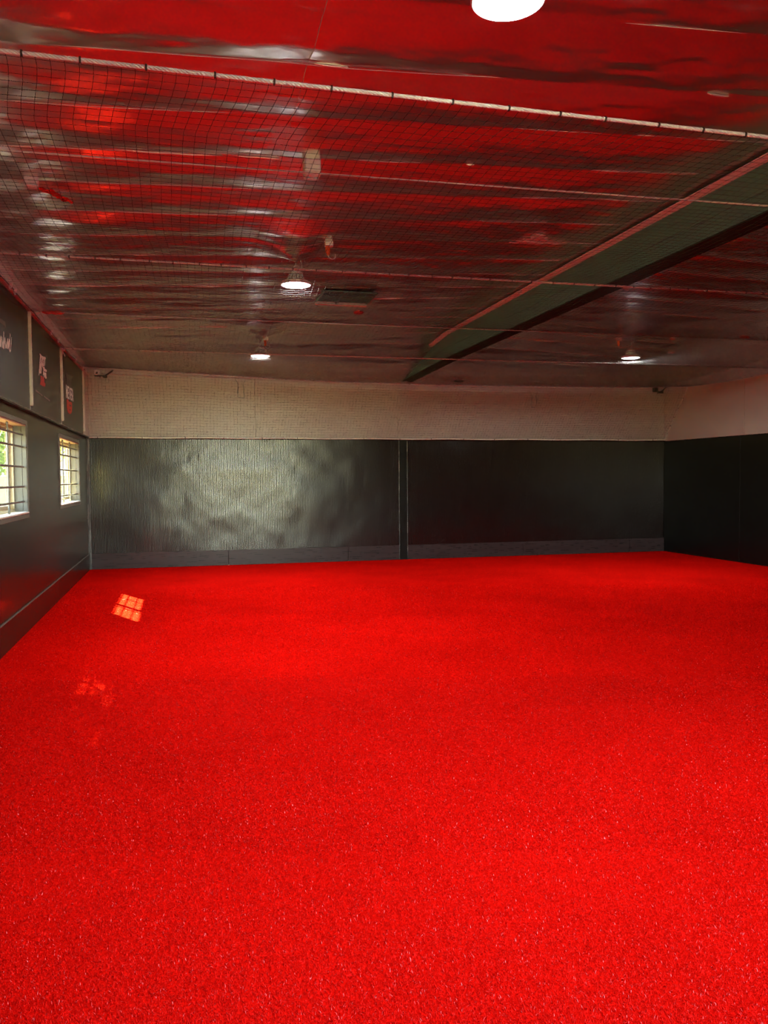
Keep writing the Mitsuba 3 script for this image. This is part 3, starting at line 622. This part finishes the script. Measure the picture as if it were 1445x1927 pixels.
# cameras at the net corners
def camera(x, y, z, label, mat):
    k = thing('security_camera', label, 'camera')
    put('body', bevel(x - .045, x + .045, y - .05, y + .05, z - .045, z + .045, .012), mat, k)
    put('lens', lathe([(.0001, 0), (.022, 0), (.026, .01), (.026, .02), (.0001, .02)], 16), 'm_black', k)
    ln = trimesh.creation.revolve(np.array([(.0001, 0), (.015, 0), (.018, .010), (.0001, .014)]), sections=16)
    ln.apply_transform(trimesh.transformations.rotation_matrix(math.pi / 2, [1, 0, 0])); ln.apply_translation((x + .005, y - .05, z - .012))
    scene[k + '__lens'] = mikit.ply(ln, 'm_black')
    put('bracket', cat([bevel(x - .04, x + .16, y - .03, y + .03, z - .062, z - .048, .004), bevel(x + .10, x + .17, y - .04, y + .05, z - .085, z - .045, .008), tube([(x + .14, y, z - .05), (x + .20, y + .01, z - .01), (x + .27, y + .02, z + .05)], .013, 8)]), 'm_black', k)
    put('drop_lead', tube([(x + .055, y, z - .06), (x + .05, y - .005, z - .10)], .006, 6), 'm_black', k)
camera(-1.40, 15.12, 3.475, 'white camera with black bracket in the top left corner of the back wall', 'm_strip')
camera(9.62, 15.10, 3.40, 'dark camera on a bracket in the top right corner of the back wall', 'm_black')
# wire loops on the upper back wall
for x, z, lab in ((1.10, 3.20, 'thin dark wire loop on the pale panel left of the beam'), (6.93, 3.10, 'thin dark wire loop on the pale panel right of the beam')):
    pts = [(x - .10, 15.19, z + .22), (x - .05, 15.185, z + .13), (x - .05, 15.185, z + .05), (x - .06, 15.185, z - .04), (x - .055, 15.185, z - .11), (x + .06, 15.185, z - .115), (x + .05, 15.185, z + .02), (x + .04, 15.185, z + .13), (x + .08, 15.19, z + .2)]
    single('wire_loop', tube(pts, .0032, 6), 'm_beam', lab, 'wire', smooth=True)
yy = np.linspace(-1.42, 9.7, 40)
single('conduit_wire', tube(np.stack([yy[:18], np.full(18, 15.18), 3.455 - .004 * (yy[:18] + 1.4)], 1), .006, 6), 'm_wire', 'thin pale wire running right from the white corner camera', 'wire')
single('dark_hook', tube([(5.08, 14.74, 3.42), (5.2, 14.74, 3.41), (5.27, 14.75, 3.43), (5.30, 14.76, 3.47)], .012, 6), 'm_black', 'dark bent bar at the foil right of the end of the beam', 'bar', smooth=True)

# ---------------------------------------------------------------- outside
struct('yard_ground', cat([box(-60, XL - .2, -30, 90, -.25, -.12)]), 'm_yard', 'pale dry grass outside the windows')
struct('apron', box(XL - .2, 40, -40, YF - .0, -.25, -.005), 'm_concrete', 'pale concrete outside the doorway')
k = thing('paling_fence', 'pale fence standing across the yard outside the windows', 'fence')
for i in range(26):
    x = -14 + i * .42
    put('fence_panel', bevel(x, x + .40, 38.0, 38.04, -.12, 1.75 + .03 * (i % 2), .01), 'm_fence', k)
put('rail', bevel(-14, -3.1, 38.04, 38.1, 1.2, 1.3), 'm_fence', k)
def tree(x, y, h, R, n, seed, label, leaf=.12):
    r = np.random.default_rng(seed); k = thing('yard_tree', label, 'tree')
    put('trunk', tube([(x, y, -.15), (x + .1, y, h * .3), (x - .05, y + .1, h * .6), (x, y, h * .85)], np.array([.22, .17, .12, .05]), 8), 'm_bark', k, smooth=True)
    d = r.normal(0, 1, (n, 3)); d /= np.linalg.norm(d, axis=1, keepdims=True)
    rad = R * r.uniform(.25, 1, n) ** .5 * (.75 + .5 * meshkit.noise(d * 2 + 5, seed))
    c = np.array([x, y, h]) + d * rad[:, None] * [1, 1, .8]
    a = r.normal(0, 1, (n, 3)); a /= np.linalg.norm(a, axis=1, keepdims=True); b = np.cross(a, r.normal(0, 1, (n, 3))); b /= np.linalg.norm(b, axis=1, keepdims=True)
    s = leaf * r.uniform(.67, 1.33, n)[:, None]
    V = np.stack([c - a * s, c + b * s * .5, c + a * s, c - b * s * .5], 1).reshape(-1, 3)
    F = (np.array([[0, 1, 2], [0, 2, 3]])[None] + 4 * np.arange(n)[:, None, None]).reshape(-1, 3)
    kk = put('foliage', (V, F), 'm_leaf', k); labels[kk] = {'label': 'dense green leaves', 'kind': 'stuff'}
tree(-5.3, 16.1, 7.4, 1.9, 15000, 1, 'tall tree outside, above the view of the nearer window', .065)
tree(-6.2, 33.0, 3.6, 2.4, 6000, 2, 'bright green tree seen through the nearer window')
tree(-12.5, 37.0, 4.4, 2.6, 6000, 3, 'green tree at the left outside the nearer window')
tree(-4.3, 46.0, 5.0, 2.2, 4000, 4, 'pale far tree seen through the window nearer the back wall')
